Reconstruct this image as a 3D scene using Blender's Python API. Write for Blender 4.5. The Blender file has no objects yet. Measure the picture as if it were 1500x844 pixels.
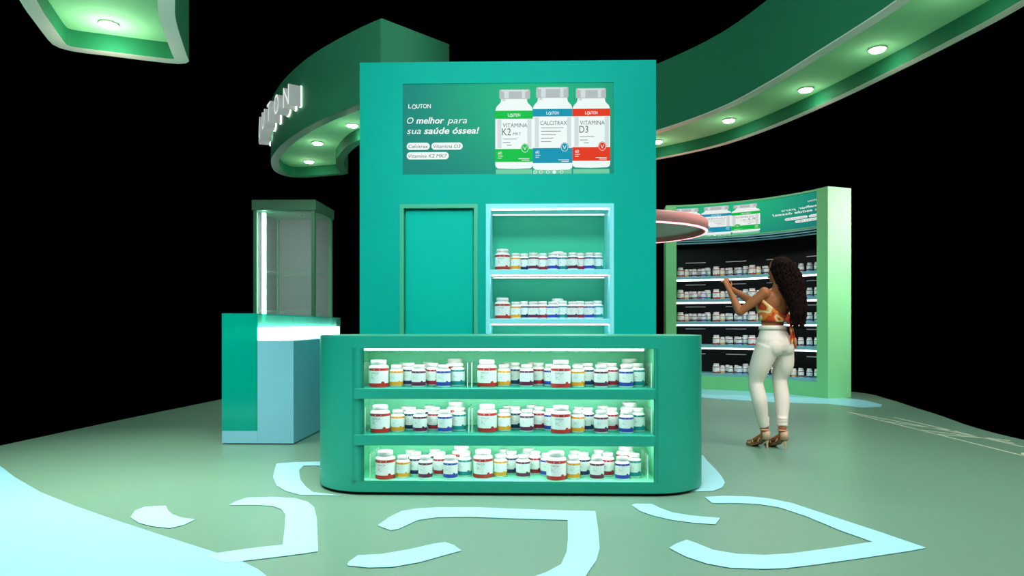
import bpy, bmesh, math, random
from mathutils import Vector, Matrix
from mathutils.geometry import tessellate_polygon
R_ = math.radians
random.seed(7)
sc = bpy.context.scene
C = sc.collection

# ------------------------------------------------------------------ camera, world, lights, exposure
YAW = R_(1.4); CY, SY = math.cos(YAW), math.sin(YAW); EYE = 1.13
cam_d = bpy.data.cameras.new('camera'); cam = bpy.data.objects.new('camera', cam_d); C.objects.link(cam)
cam.location = (0, 0, EYE); cam.rotation_euler = (R_(90), 0, YAW)
cam_d.lens = 24; cam_d.sensor_width = 36; cam_d.shift_y = 54/1500; cam_d.clip_start = .05; cam_d.clip_end = 200
sc.camera = cam
sc.view_settings.view_transform = 'Standard'; sc.view_settings.look = 'None'
sc.view_settings.gamma = 1; sc.view_settings.use_curve_mapping = False
sc.view_settings.exposure = 0.0
w = bpy.data.worlds.new('world'); sc.world = w; w.use_nodes = True
w.node_tree.nodes['Background'].inputs[0].default_value = (0, 0, 0, 1)
w.node_tree.nodes['Background'].inputs[1].default_value = 0

def area(name, loc, target, size, power, col=(1, 1, 1), size_y=None, spread=180):
    d = bpy.data.lights.new(name, 'AREA'); d.energy = power; d.color = col; d.size = size; d.spread = R_(spread)
    if size_y: d.shape = 'RECTANGLE'; d.size_y = size_y
    o = bpy.data.objects.new(name, d); C.objects.link(o); o.location = loc
    o.rotation_euler = (Vector(target)-Vector(loc)).to_track_quat('-Z', 'Y').to_euler(); return o
# hall lamps high above the stand and its aisles; the back one is an added fill
area('hall_lamp_front', (-.3, .9, 4.6), (-.2, 6, 2.2), 2.0, 78, (.62, 1, .98), 1.0, 110)
area('hall_lamp_middle', (-.2, 2.9, 5.2), (-.2, 3.1, 0), 2.4, 88, (1, .88, .92), 1.6, 110)
area('hall_lamp_right', (8.7, 9.1, 3.8), (4.9, 10.8, 2.3), .8, 60, (1, .86, .84), None, 60)
area('hall_lamp_left', (-6.5, 3.5, 6.0), (-2.5, 7.0, .8), 2.5, 75, (.9, 1, .95))
area('wall_fill_back', (.3, 11, 4.9), (4.5, 10.8, 1.7), .8, 24, (1, 1, .95), None, 90)  # added fill, unseen behind the tower, brightens the curved wall's right jamb
area('hall_lamp_right_front', (6.5, 1.5, 6.0), (3.0, 9.5, 1.8), 3.0, 400, (1, .96, .93))

# ------------------------------------------------------------------ picture geometry (eye height 1.13 m, 24 mm lens)
def at_height(x, y, z):
    u = (x-750)/1000; v = (476-y)/1000; t = (z-EYE)/v
    return Vector((t*(-SY+u*CY), t*(CY+u*SY), z))
def at_depth(x, y, Y):
    u = (x-750)/1000; v = (476-y)/1000; t = Y/(CY+u*SY)
    return Vector((t*(-SY+u*CY), Y, EYE+t*v))

# ------------------------------------------------------------------ materials
def srgb(r, g, b):
    f = lambda c: (c/255/12.92) if c/255 <= .04045 else ((c/255+.055)/1.055)**2.4
    return (f(r), f(g), f(b), 1)
def mat(name, col, rough=.5, metal=0, emit=None, estr=0, coat=0, noise=0, spec=None, sss=0):
    m = bpy.data.materials.new(name); m.use_nodes = True
    nt = m.node_tree; b = nt.nodes['Principled BSDF']
    b.inputs['Base Color'].default_value = col; b.inputs['Roughness'].default_value = rough
    b.inputs['Metallic'].default_value = metal
    if coat: b.inputs['Coat Weight'].default_value = coat
    if spec is not None: b.inputs['Specular IOR Level'].default_value = spec
    if emit: b.inputs['Emission Color'].default_value = emit; b.inputs['Emission Strength'].default_value = estr
    if sss: b.inputs['Subsurface Weight'].default_value = sss; b.inputs['Subsurface Scale'].default_value = .01
    # faint procedural unevenness of the paint itself
    tc = nt.nodes.new('ShaderNodeTexCoord'); n = nt.nodes.new('ShaderNodeTexNoise'); n.inputs['Scale'].default_value = 3; n.inputs['Detail'].default_value = 1
    nt.links.new(tc.outputs['Object'], n.inputs['Vector'])
    mx = nt.nodes.new('ShaderNodeMix'); mx.data_type = 'RGBA'
    mx.inputs[6].default_value = [c*.975 for c in col[:3]]+[1]; mx.inputs[7].default_value = [min(1, c*1.025) for c in col[:3]]+[1]
    nt.links.new(n.outputs['Fac'], mx.inputs[0]); nt.links.new(mx.outputs[2], b.inputs['Base Color'])
    return m
def glass(name, col, opacity=.15, rough=.05):
    m = bpy.data.materials.new(name); m.use_nodes = True; nt = m.node_tree; nt.nodes.clear()
    out = nt.nodes.new('ShaderNodeOutputMaterial'); mx = nt.nodes.new('ShaderNodeMixShader')
    t = nt.nodes.new('ShaderNodeBsdfTransparent'); t.inputs[0].default_value = col
    p = nt.nodes.new('ShaderNodeBsdfPrincipled'); p.inputs['Base Color'].default_value = col; p.inputs['Roughness'].default_value = rough
    mx.inputs[0].default_value = opacity
    nt.links.new(t.outputs[0], mx.inputs[1]); nt.links.new(p.outputs[0], mx.inputs[2]); nt.links.new(mx.outputs[0], out.inputs[0])
    return m
M = {}
M['floor'] = mat('grey_green_gloss_floor', srgb(112, 155, 132), .36)
M['floor_blue'] = mat('pale_blue_floor', srgb(152, 226, 240), .32)
M['decal'] = mat('pale_blue_vinyl', srgb(165, 230, 240), .4)
M['teal'] = mat('teal_lacquer', srgb(0, 173, 157), .55, spec=.1)
M['teal_door'] = mat('teal_door_lacquer', srgb(0, 186, 170), .55, spec=.1)
M['teal_trim'] = mat('soft_green_trim', srgb(70, 178, 145), .4)
M['counter'] = mat('sea_green_lacquer', srgb(14, 158, 133), .42, spec=.7)
M['counter_in'] = mat('sea_green_interior', srgb(125, 226, 184), .6)
M['niche'] = mat('niche_green', srgb(74, 190, 158), .6, spec=.1)
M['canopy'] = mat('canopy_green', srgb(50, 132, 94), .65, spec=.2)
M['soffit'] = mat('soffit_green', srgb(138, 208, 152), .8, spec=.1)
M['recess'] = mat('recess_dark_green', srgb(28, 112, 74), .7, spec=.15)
M['rim_white'] = mat('warm_white_rim', srgb(232, 230, 212), .6)
M['rim_green'] = mat('dark_green_rim', srgb(62, 122, 86), .5)
M['wall_green'] = mat('light_green_lacquer', srgb(118, 206, 138), .5, spec=.3)
M['dark'] = mat('dark_back_panel', srgb(5, 6, 7), .5, spec=.2)
M['shelf_blue'] = mat('pale_blue_shelf', srgb(120, 180, 195), .4)
M['frame_blue'] = mat('pale_blue_lacquer', srgb(150, 236, 246), .4)
M['body_blue'] = mat('blue_lacquer', srgb(140, 208, 230), .4)
M['white'] = mat('white_plastic', srgb(242, 242, 240), .3)
M['cap'] = mat('pale_grey_plastic', srgb(222, 218, 216), .4)
M['label'] = mat('white_label_paper', srgb(236, 240, 238), .35)
M['ink'] = mat('grey_ink', srgb(120, 130, 132), .6)
M['acrylic'] = glass('clear_acrylic', (.95, 1, .98, 1), .22, .02)
M['acrylic_edge'] = mat('frosted_acrylic_edge', srgb(225, 245, 240), .3)
M['case_glass'] = glass('grey_glass', (.20, .20, .21, 1), .8, .55)
M['teal_glass'] = glass('teal_glass', (.0, .62, .48, 1), .6, .06)
M['teal_glass_pale'] = glass('pale_teal_glass', (.35, .92, .82, 1), .35, .06)
M['clear_glass'] = glass('clear_glass', (.9, 1, .97, 1), .10, .03)
M['post'] = mat('muted_green_metal', srgb(72, 136, 102), .4)
M['pink'] = mat('dusty_pink_lacquer', srgb(238, 158, 158), .45)
M['pink_in'] = mat('warm_white_underside', srgb(225, 215, 205), .5)
def emit(name, col, s): return mat(name, (.8, .8, .8, 1), .5, emit=col, estr=s)
M['led'] = emit('white_led', (1, 1, .98, 1), 18)
M['led_soft'] = emit('soft_white_led', (1, .98, .95, 1), 18)
M['led_dim'] = emit('dim_white_led', (1, .96, .92, 1), 2.0)
M['led_wall'] = emit('cool_led', (.93, 1, 1, 1), 4)
M['led_pink'] = emit('pink_led', (1, .35, .4, 1), 2.5)
M['led_bar'] = emit('bright_led_bar', (.85, 1, .98, 1), 9)
M['bulb'] = emit('downlight_glow', (1, .98, .86, 1), 40)
M['sign'] = emit('lit_letter_face', (1, 1, .96, 1), .6)
M['sign_side'] = mat('lit_letter_side', (.30, .32, .31, 1), .5, emit=(.9, .95, .9, 1), estr=.22)
M['sign_halo'] = emit('lit_letter_back', (1, 1, .94, 1), 3.5)
M['skin'] = mat('brown_skin', srgb(170, 100, 62), .5, sss=.05, spec=.3)
M['hair'] = mat('dark_brown_hair', srgb(24, 11, 9), .9, spec=.08)
M['pants'] = mat('white_cotton', srgb(238, 222, 210), .85, spec=.2)
M['shoe'] = mat('tan_leather', srgb(214, 172, 138), .45)
M['sole'] = mat('brown_sole', srgb(140, 92, 58), .5)
M['lip'] = mat('rose_lip', srgb(150, 72, 66), .4)
M['eye'] = mat('eye_white', srgb(235, 232, 226), .3)
M['iris'] = mat('dark_iris', srgb(35, 22, 16), .2)
M['line'] = mat('pale_line_paint', srgb(200, 215, 190), .5)

KCOL = dict(red=(190, 42, 38), orange=(240, 160, 36), navy=(34, 52, 98), maroon=(104, 34, 74), crimson=(172, 34, 56), blue=(48, 66, 170), teal=(24, 138, 142))
for k, c in KCOL.items(): M['b_'+k] = mat(k+'_label_band', srgb(*c), .35)

def fabric_pattern():
    m = bpy.data.materials.new('orange_cream_print'); m.use_nodes = True; nt = m.node_tree; b = nt.nodes['Principled BSDF']
    tc = nt.nodes.new('ShaderNodeTexCoord'); n = nt.nodes.new('ShaderNodeTexNoise'); n.inputs['Scale'].default_value = 9; n.inputs['Detail'].default_value = .5
    n.inputs['Distortion'].default_value = .5
    r = nt.nodes.new('ShaderNodeValToRGB'); r.color_ramp.interpolation = 'CONSTANT'
    e = r.color_ramp.elements; e[0].color = srgb(205, 62, 22); e[0].position = 0
    e[1].position = .40; e[1].color = srgb(236, 120, 48)
    x = e.new(.48); x.color = srgb(245, 210, 160)
    x = e.new(.58); x.color = srgb(240, 165, 80)
    x = e.new(.66); x.color = srgb(205, 62, 22)
    nt.links.new(tc.outputs['Object'], n.inputs['Vector']); nt.links.new(n.outputs['Fac'], r.inputs[0]); nt.links.new(r.outputs[0], b.inputs['Base Color'])
    b.inputs['Roughness'].default_value = .8; return m
M['print'] = fabric_pattern()

# ------------------------------------------------------------------ mesh helpers
class MB:
    def __init__(s): s.v = []; s.f = []; s.mi = []; s.sm = []
    def add(s, vs, fs, mi=0, smooth=False):
        o = len(s.v); s.v += [tuple(v) for v in vs]
        for f in fs: s.f.append([o+i for i in f]); s.mi.append(mi); s.sm.append(smooth)
        return s
    def box(s, a, b, mi=0):
        (x0, y0, z0), (x1, y1, z1) = a, b
        x0, x1 = min(x0, x1), max(x0, x1); y0, y1 = min(y0, y1), max(y0, y1); z0, z1 = min(z0, z1), max(z0, z1)
        vs = [(x0, y0, z0), (x1, y0, z0), (x1, y1, z0), (x0, y1, z0), (x0, y0, z1), (x1, y0, z1), (x1, y1, z1), (x0, y1, z1)]
        return s.add(vs, [(0, 3, 2, 1), (4, 5, 6, 7), (0, 1, 5, 4), (1, 2, 6, 5), (2, 3, 7, 6), (3, 0, 4, 7)], mi)
    def prism(s, pts, z0, z1, mi=0, smooth=False, top=True, bottom=True):
        n = len(pts); vs = [(p[0], p[1], z0) for p in pts]+[(p[0], p[1], z1) for p in pts]
        s.add(vs, [(i, (i+1) % n, n+(i+1) % n, n+i) for i in range(n)], mi, smooth)
        tri = tessellate_polygon([[Vector((p[0], p[1], 0)) for p in pts]])
        if top: s.add([(p[0], p[1], z1) for p in pts], [tuple(t) for t in tri], mi)
        if bottom: s.add([(p[0], p[1], z0) for p in pts], [tuple(reversed(t)) for t in tri], mi)
        return s
    def flat(s, pts, z, mi=0):
        return s.add([(p[0], p[1], z) for p in pts], [tuple(t) for t in tessellate_polygon([[Vector((p[0], p[1], 0)) for p in pts]])], mi)
    def lathe(s, prof, n=24, mi=0, c=(0, 0), smooth=True, rib=0):
        rings = []
        for r, z in prof:
            rings.append([(c[0]+(r*(1-(rib if i % 2 else 0)))*math.cos(2*math.pi*i/n), c[1]+(r*(1-(rib if i % 2 else 0)))*math.sin(2*math.pi*i/n), z) for i in range(n)])
        vs = sum(rings, []); fs = []
        for k in range(len(prof)-1):
            for i in range(n):
                j = (i+1) % n; fs.append((k*n+i, k*n+j, (k+1)*n+j, (k+1)*n+i))
        s.add(vs, fs, mi, smooth)
        return s
    def tube(s, pts, rad, n=10, mi=0, cap=True, flat=1.0):
        pts = [Vector(p) for p in pts]; m = len(pts)
        if not hasattr(rad, '__len__'): rad = [rad]*m
        up = Vector((0, 0, 1)); vs = []; prev = None
        for i, p in enumerate(pts):
            t = (pts[min(i+1, m-1)]-pts[max(i-1, 0)]).normalized()
            a = (prev - t*prev.dot(t)) if prev is not None else t.cross(up if abs(t.z) < .95 else Vector((1, 0, 0)))
            a.normalize(); prev = a; b = t.cross(a)
            for k in range(n):
                q = 2*math.pi*k/n; vs.append(p+a*rad[i]*math.cos(q)+b*rad[i]*flat*math.sin(q))
        fs = [(i*n+k, i*n+(k+1) % n, (i+1)*n+(k+1) % n, (i+1)*n+k) for i in range(m-1) for k in range(n)]
        if cap: fs += [tuple(reversed(range(n))), tuple((m-1)*n+k for k in range(n))]
        return s.add(vs, fs, mi, True)
    def rings(s, rings, n=20, mi=0):
        # rings: (centre, axis_a, axis_b, ra, rb)
        vs = []
        for c, a, b, ra, rb in rings:
            for k in range(n):
                q = 2*math.pi*k/n; vs.append(Vector(c)+Vector(a)*ra*math.cos(q)+Vector(b)*rb*math.sin(q))
        m = len(rings)
        fs = [(i*n+k, i*n+(k+1) % n, (i+1)*n+(k+1) % n, (i+1)*n+k) for i in range(m-1) for k in range(n)]
        fs += [tuple(reversed(range(n))), tuple((m-1)*n+k for k in range(n))]
        return s.add(vs, fs, mi, True)
    def ball(s, c, r, n=14, mi=0):
        if not hasattr(r, '__len__'): r = (r, r, r)
        vs = []; h = n//2+2
        for i in range(1, h):
            a = math.pi*i/h
            for k in range(n):
                q = 2*math.pi*k/n; vs.append((c[0]+r[0]*math.sin(a)*math.cos(q), c[1]+r[1]*math.sin(a)*math.sin(q), c[2]+r[2]*math.cos(a)))
        m = h-1; vs += [(c[0], c[1], c[2]+r[2]), (c[0], c[1], c[2]-r[2])]
        fs = [(i*n+k, (i+1)*n+k, (i+1)*n+(k+1) % n, i*n+(k+1) % n) for i in range(m-1) for k in range(n)]
        fs += [(m*n, k, (k+1) % n) for k in range(n)]+[(m*n+1, (m-1)*n+(k+1) % n, (m-1)*n+k) for k in range(n)]
        return s.add(vs, fs, mi, True)
    def mesh(s, name, mats):
        me = bpy.data.meshes.new(name); me.from_pydata(s.v, [], s.f)
        for m in mats: me.materials.append(m)
        for p, mi, sm in zip(me.polygons, s.mi, s.sm): p.material_index = mi; p.use_smooth = sm
        me.validate(); me.update(); return me
    def build(s, name, mats, parent=None, bevel=0):
        if not isinstance(mats, (list, tuple)): mats = [mats]
        return link(name, s.mesh(name, mats), parent, bevel)
def link(name, me, parent=None, bevel=0):
    o = bpy.data.objects.new(name, me); C.objects.link(o)
    if parent is not None:
        o.parent = parent
    if bevel:
        b = o.modifiers.new('bevel', 'BEVEL'); b.width = bevel; b.segments = 2; b.limit_method = 'ANGLE'; b.angle_limit = R_(40)
    return o
def tag(o, label=None, cat=None, group=None, kind=None):
    if label: o['label'] = label
    if cat: o['category'] = cat
    if group: o['group'] = group
    if kind: o['kind'] = kind
    return o
def thing(name, loc, label, cat, group=None, rz=0):
    o = bpy.data.objects.new(name, None); C.objects.link(o); o.location = loc; o.rotation_euler = (0, 0, rz); o.empty_display_size = .1
    return tag(o, label, cat, group)
def W(root):    # world-space meshes under a root: shift the meshes so that they keep their place
    bpy.context.view_layer.update()
    inv = root.matrix_world.inverted()
    for ch in root.children:
        if ch.get('_done'): continue
        ch.matrix_parent_inverse = inv
def text_mesh(body, size, bold=0, italic=0, extrude=0, align='LEFT', spacing=1.0):
    cu = bpy.data.curves.new('t', 'FONT'); cu.body = body; cu.size = size; cu.offset = bold; cu.shear = italic; cu.extrude = extrude
    cu.align_x = align; cu.space_character = spacing; cu.resolution_u = 3
    o = bpy.data.objects.new('t', cu); C.objects.link(o); bpy.context.view_layer.update()
    me = bpy.data.meshes.new_from_object(o.evaluated_get(bpy.context.evaluated_depsgraph_get()))
    bpy.data.objects.remove(o); bpy.data.curves.remove(cu)
    vs = [v.co.copy() for v in me.vertices]; fs = [tuple(p.vertices) for p in me.polygons]
    bpy.data.meshes.remove(me); return vs, fs
def fit_text(body, x0, x1, y0, cap_h, **kw):
    vs, fs = text_mesh(body, 1.0, **kw)
    a = min(v.x for v in vs); b = max(v.x for v in vs)
    cv, _ = text_mesh('H', 1.0); H = max(v.y for v in cv)
    k = (x1-x0)/(b-a); ky = cap_h/H
    return [(x0+(v.x-a)*k, y0+v.y*ky, v.z) for v in vs], fs
def catmull(P, n=8):
    out = []; P = [Vector((p[0], p[1])) for p in P]
    for i in range(len(P)-1):
        p0 = P[max(i-1, 0)]; p1 = P[i]; p2 = P[i+1]; p3 = P[min(i+2, len(P)-1)]
        for k in range(n):
            t = k/n; out.append(.5*((2*p1)+(-p0+p2)*t+(2*p0-5*p1+4*p2-p3)*t*t+(-p0+3*p1-3*p2+p3)*t**3))
    out.append(P[-1]); return [(p.x, p.y) for p in out]
def inset(poly, d):
    n = len(poly); A = sum(poly[i][0]*poly[(i+1) % n][1]-poly[(i+1) % n][0]*poly[i][1] for i in range(n)); sgn = 1 if A > 0 else -1
    out = []
    for i in range(n):
        p = Vector(poly[i]); a = (p-Vector(poly[i-1])).normalized(); b = (Vector(poly[(i+1) % n])-p).normalized()
        na = Vector((-a.y, a.x))*sgn; nb = Vector((-b.y, b.x))*sgn; m = na+nb; m.normalize()
        k = d/max(.35, m.dot(na)); out.append((p.x+m.x*k, p.y+m.y*k))
    return out
def rrect(x0, x1, y0, y1, r, n=10):
    pts = []
    for cx, cy, a0 in ((x1-r, y0+r, -90), (x1-r, y1-r, 0), (x0+r, y1-r, 90), (x0+r, y0+r, 180)):
        for k in range(n+1):
            a = R_(a0+90*k/n); pts.append((cx+r*math.cos(a), cy+r*math.sin(a)))
    return pts

# ------------------------------------------------------------------ platform floor and its inlays
plat = catmull([(-3.6, -1.2), (-4.9, 0.6), (-5.05, 3), (-4.98, 5), (-4.94, 6.27), (-4.83, 8.26), (-4.66, 10.26), (-4.5, 12.4)], 4) + \
       catmull([(3.0, 13.0), (4.4, 12.5), (5.5, 11.6), (5.45, 10.4), (5.3, 9.6), (5.12, 8.6), (4.92, 7.71), (4.86, 6.81), (5.0, 5.2), (5.3, 3), (5.2, .6), (4, -1.2)], 4)
fl = MB().prism(plat, -.10, 0).build('floor', M['floor']); tag(fl, kind='structure')
zone = catmull([(-4.95, 6.3), (-3.85, 5.32), (-3.2, 4.55), (-2.6, 4.03), (-2.0, 3.62), (-1.55, 3.35), (-1.35, 3.2), (-1.12, 2.95), (-.95, 2.6), (-.9, 2.0), (-1.1, 1.2), (-1.7, .5), (-3.0, -.2)], 6)
zp = [at_height(x, y, 0) for x, y in ((0, 683), (22, 700), (60, 722), (110, 742), (170, 763), (240, 786), (315, 810), (352, 822), (378, 835), (392, 846))]
zone = [(-4.85, 5.7)]+[(p.x, p.y) for p in zp]+[(-.85, 2.6), (-.9, 2.0), (-1.1, 1.2), (-1.7, .5), (-3.0, -.2), (-4.5, .5), (-4.98, 3)]
z = MB().prism(zone, 0.0005, .003).build('floor_pale_blue_zone', M['floor_blue']); z.name = 'floor.001'; tag(z, kind='structure')
# pale blue strip at the foot of the curved wall
WC = Vector((2.1675, 9.6117)); WR = 2.586
st = [at_height(x, y, 0) for x, y in ((985, 574), (1033, 583), (1120, 589), (1213, 592), (1262, 597), (1290, 596), (1292, 593), (1268, 587), (1236, 583))]
st = [(p.x, p.y) for p in st]+[(4.75, 10.9), (4.2, 12.0), (2.4, 12.4)]
z = MB().prism(st, .0005, .003).build('floor', M['floor_blue']); tag(z, kind='structure')

def decal(px, label):
    pts = [at_height(x, y, 0) for x, y in px]; c = sum(pts, Vector())/len(pts)
    o = MB().prism([(p.x-c.x, p.y-c.y) for p in pts], .0033, .005).build('floor_decal', M['decal']); o.location = (c.x, c.y, 0)
    tag(o, label, 'floor graphic', 'pale blue logo strokes laid into the floor')
decal([(584, 776), (572, 778), (553, 771), (570, 759), (588, 750), (612, 746), (640, 744.5), (700, 744.5), (790, 748), (828, 749), (872, 750), (876, 775), (878.5, 804), (874, 822), (864, 836), (855, 850), (770, 850), (800, 840), (822, 828), (830, 810), (832, 790), (831.5, 763), (760, 761), (690, 758.5), (640, 759), (612, 763), (597, 770)],
      'pale blue hooked floor stroke directly in front of the green counter')
decal([(509, 830), (510, 825), (524, 815), (560, 813), (600, 806), (635, 798), (652, 795.5), (665, 800), (676, 808), (650, 815), (615, 825), (575, 832), (540, 833)],
      'short curved pale blue floor stroke below the hooked stroke')
decal([(336, 741), (345, 736), (362, 730), (400, 729), (432, 731), (450, 736), (460, 744), (464, 760), (465, 785), (466, 809), (440, 813), (375, 821), (330, 826), (300, 815), (335, 809), (380, 803), (414, 799.5), (417, 775), (418, 755), (412, 747), (400, 742.5), (380, 741), (360, 741)],
      'pale blue squared floor stroke joining the pale blue zone at left')
decal([(191, 759), (198, 749), (212, 743.5), (243, 742), (246, 749), (253, 755), (268, 760), (286, 762), (270, 770), (248, 775), (222, 772), (203, 767)],
      'small pale blue leaf shape alone on the floor at left')
decal([(400, 700), (402, 690), (405, 680), (430, 678), (470, 677), (470, 683), (445, 683), (438, 690), (440, 704), (448, 714), (458, 722), (500, 727), (440, 726), (418, 720), (405, 712)],
      'pale blue bracket shaped floor stroke at left foot of green counter')
decal([(1030, 668), (1036, 676), (1048, 688), (1058, 700), (1062, 708), (1058, 715), (1045, 720), (1015, 721), (985, 720), (985, 668)],
      'pale blue lobe on the floor at right foot of green counter')
decal([(925, 741), (932, 739), (955, 739.5), (966, 745), (985, 752), (1010, 756), (1035, 758.5), (1055, 760), (1048, 769.5), (1015, 767), (985, 763), (955, 756), (938, 750)],
      'short pale blue floor stroke between the hooked stroke and pointed drop')
decal([(1032, 729), (1060, 727.5), (1100, 728.5), (1125, 731), (1160, 738), (1220, 758), (1290, 781), (1357, 804), (1330, 809), (1270, 818), (1200, 828), (1150, 834), (1120, 835), (1070, 833.5), (1035, 827), (1005, 817), (980, 804), (990, 798), (1006, 792), (1020, 797), (1045, 807), (1080, 813), (1120, 814.5), (1160, 812), (1220, 804), (1278, 795), (1230, 778), (1180, 757), (1140, 744), (1110, 739.5), (1080, 738), (1043, 738)],
      'large pale blue pointed drop outline on the floor at right')
# thin painted lines
lm = MB()
def stripe(a, b, wd=.012):
    a = at_height(*a, 0); b = at_height(*b, 0); d = (b-a).normalized(); n = Vector((-d.y, d.x, 0))*wd
    lm.prism([(q.x, q.y) for q in (a-n, b-n, b+n, a+n)], .001, .004)
for a, b in (((1237, 603), (1498, 668)), ((1237, 603), (1485, 650)), ((1310, 612), (1498, 655)), ((1345, 630), (1480, 646)), ((1298, 618), (1400, 632)), ((1498, 668), (1499, 664)), ((1368, 636), (1440, 642))):
    stripe(a, b)
tag(lm.build('floor_line_marking', M['line']), 'thin pale triangle lines painted on the floor at far right', 'floor marking')

# ------------------------------------------------------------------ canopies
ZB, ZT = 3.41, 4.2
def canopy(label, outer, rim_m, lights, rim_w=.11, beam=45, fill=1.6, cone=150):
    cx = sum(p[0] for p in outer)/len(outer); cy = sum(p[1] for p in outer)/len(outer)
    root = thing('canopy', (cx, cy, ZB), label, 'canopy', 'green curved canopies above the stand')
    inn = inset(outer, rim_w); n = len(outer)
    MB().prism(outer, ZB+.012, ZT, 0, True, top=True, bottom=False).build('fascia', M['canopy'], root)
    rm = MB(); vs = [(p[0], p[1], ZB) for p in outer]+[(p[0], p[1], ZB) for p in inn]+[(p[0], p[1], ZB+.012) for p in outer]
    rm.add(vs, [(i, n+i, n+(i+1) % n, (i+1) % n) for i in range(n)]+[(i, (i+1) % n, 2*n+(i+1) % n, 2*n+i) for i in range(n)])
    rm.build('rim', rim_m, root)
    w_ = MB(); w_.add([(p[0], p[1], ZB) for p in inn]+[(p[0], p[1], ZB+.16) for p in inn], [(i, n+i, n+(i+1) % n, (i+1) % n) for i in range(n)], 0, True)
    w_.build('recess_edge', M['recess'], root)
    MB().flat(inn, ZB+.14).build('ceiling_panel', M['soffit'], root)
    for x, y in lights:
        d = thing('downlight', (0, 0, 0), None, None); d.parent = root; d.location = (x-cx, y-cy, .14)
        bpy.data.objects.remove(d)
        t = MB().lathe([(.074, -.001), (.076, -.012), (.068, -.014), (.066, -.004), (.02, -.003)], 20).build('downlight', M['rim_white'], root)
        t.location = (x, y, ZB+.14)
        b = MB().lathe([(.066, -.012), (.055, -.026), (.0005, -.034)], 20).build('bulb', M['bulb'], t)
        ld = bpy.data.lights.new('downlight_beam', 'SPOT'); ld.energy = beam; ld.color = (1, .98, .88); ld.spot_size = R_(cone); ld.spot_blend = .9; ld.shadow_soft_size = .06
        lo = bpy.data.objects.new('downlight_beam', ld); C.objects.link(lo); lo.location = (x, y, ZB+.09)
        # added point light below the lens to brighten the soffit
        pd = bpy.data.lights.new('soffit_fill', 'POINT'); pd.energy = fill; pd.color = (1, 1, .82); pd.shadow_soft_size = .03
        po = bpy.data.objects.new('soffit_fill', pd); C.objects.link(po); po.location = (x, y, ZB-.10)
    return root, (cx, cy)

Lnear = catmull([(-1.47, 6.8), (-1.75, 7.02), (-2.27, 7.50), (-2.68, 7.96), (-3.12, 8.56), (-3.52, 9.26), (-3.74, 9.9), (-3.76, 10.25), (-3.66, 10.45), (-3.45, 10.5)], 6)
Lfar = [(-2.80, 10.30)]+catmull([(-2.72, 10.22), (-2.66, 9.8), (-2.51, 9.29), (-2.14, 8.59), (-1.6, 8.05), (-.87, 7.45)], 6)
croot_l, cl = canopy('green curved canopy with lit letters, left behind the tall teal tower', Lnear+Lfar, M['rim_green'], [(-3.24, 10.0), (-2.8, 8.99), (-2.13, 8.2)])
Rnear = catmull([(-.6, 8.75), (.3, 8.85), (1.0, 8.6), (1.52, 8.05), (2.0, 7.27), (2.26, 6.48), (2.42, 5.75), (2.52, 5.28), (2.59, 4.85), (2.62, 4.2), (2.55, 3.3), (2.35, 2.5)], 5)
Rfar = catmull([(3.25, 2.1), (3.5, 3.1), (3.56, 4.1), (3.54, 4.99), (3.45, 5.6), (3.32, 6.25), (3.12, 7.09), (2.81, 8.04), (2.42, 8.8), (1.77, 9.47), (1.1, 9.85), (.3, 10.0), (-.6, 9.9)], 5)
canopy('green curved canopy with four downlights sweeping up to the right', Rnear+Rfar, M['rim_white'], [(1.69, 9.03), (2.36, 8.11), (2.84, 7.07), (3.05, 6.05), (3.08, 5.0), (3.05, 3.95), (2.9, 2.95)], .09)
Tl = catmull([(-2.0, 2.2), (-2.6, 3.0), (-3.15, 3.85), (-3.57, 4.7), (-3.71, 5.03), (-3.84, 5.36)], 4)+[(-3.87, 5.46), (-3.86, 5.53), (-3.81, 5.59), (-3.72, 5.64), (-3.56, 5.70), (-3.35, 5.79), (-3.14, 5.87), (-3.06, 5.89), (-2.99, 5.88), (-2.94, 5.84), (-2.92, 5.78)]+catmull([(-2.90, 5.72), (-2.66, 5.09), (-2.48, 4.73), (-2.15, 4.1), (-1.65, 3.4), (-1.15, 2.75)], 4)
canopy('pale rimmed canopy end hanging at the top left with one downlight', Tl, M['rim_white'], [(-3.37, 5.4), (-2.95, 4.3), (-2.4, 3.45)], .11, beam=330, fill=9, cone=72)

# lit letters on the left canopy
def rib(pts, w_):      # ribbon polygon strip along a polyline
    L = []; Rr = []; m = len(pts)
    for i, p in enumerate(pts):
        a = Vector(pts[max(i-1, 0)]); b = Vector(pts[min(i+1, m-1)]); d = (b-a).normalized(); n = Vector((-d.y, d.x))*w_/2
        L.append((p[0]+n.x, p[1]+n.y)); Rr.append((p[0]-n.x, p[1]-n.y))
    return L, Rr
def leaf_glyph(w_, h, t):  # drop outline pointing up, open below, with a leaf hook inside
    out = []
    pts = [(w_*.18, -h*.02), (0.0, h*.22), (w_*.06, h*.5), (w_*.5, h*1.0), (w_*.94, h*.5), (w_*1.0, h*.22), (w_*.82, -h*.02), (w_*.55, -h*.16)]
    c = catmull(pts, 5); c2 = catmull([(w_*.3, -h*.22), (w_*.5, -h*.05), (w_*.48, h*.12)], 4)
    return [rib(c, t), rib(c2, t)]
def ribs_to(mb, ribs, fn, mi=0):
    for L, Rr in ribs:
        n = len(L); mb.add([fn(*p) for p in L+Rr], [(i, i+1, n+i+1, n+i) for i in range(n-1)], mi)
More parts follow.
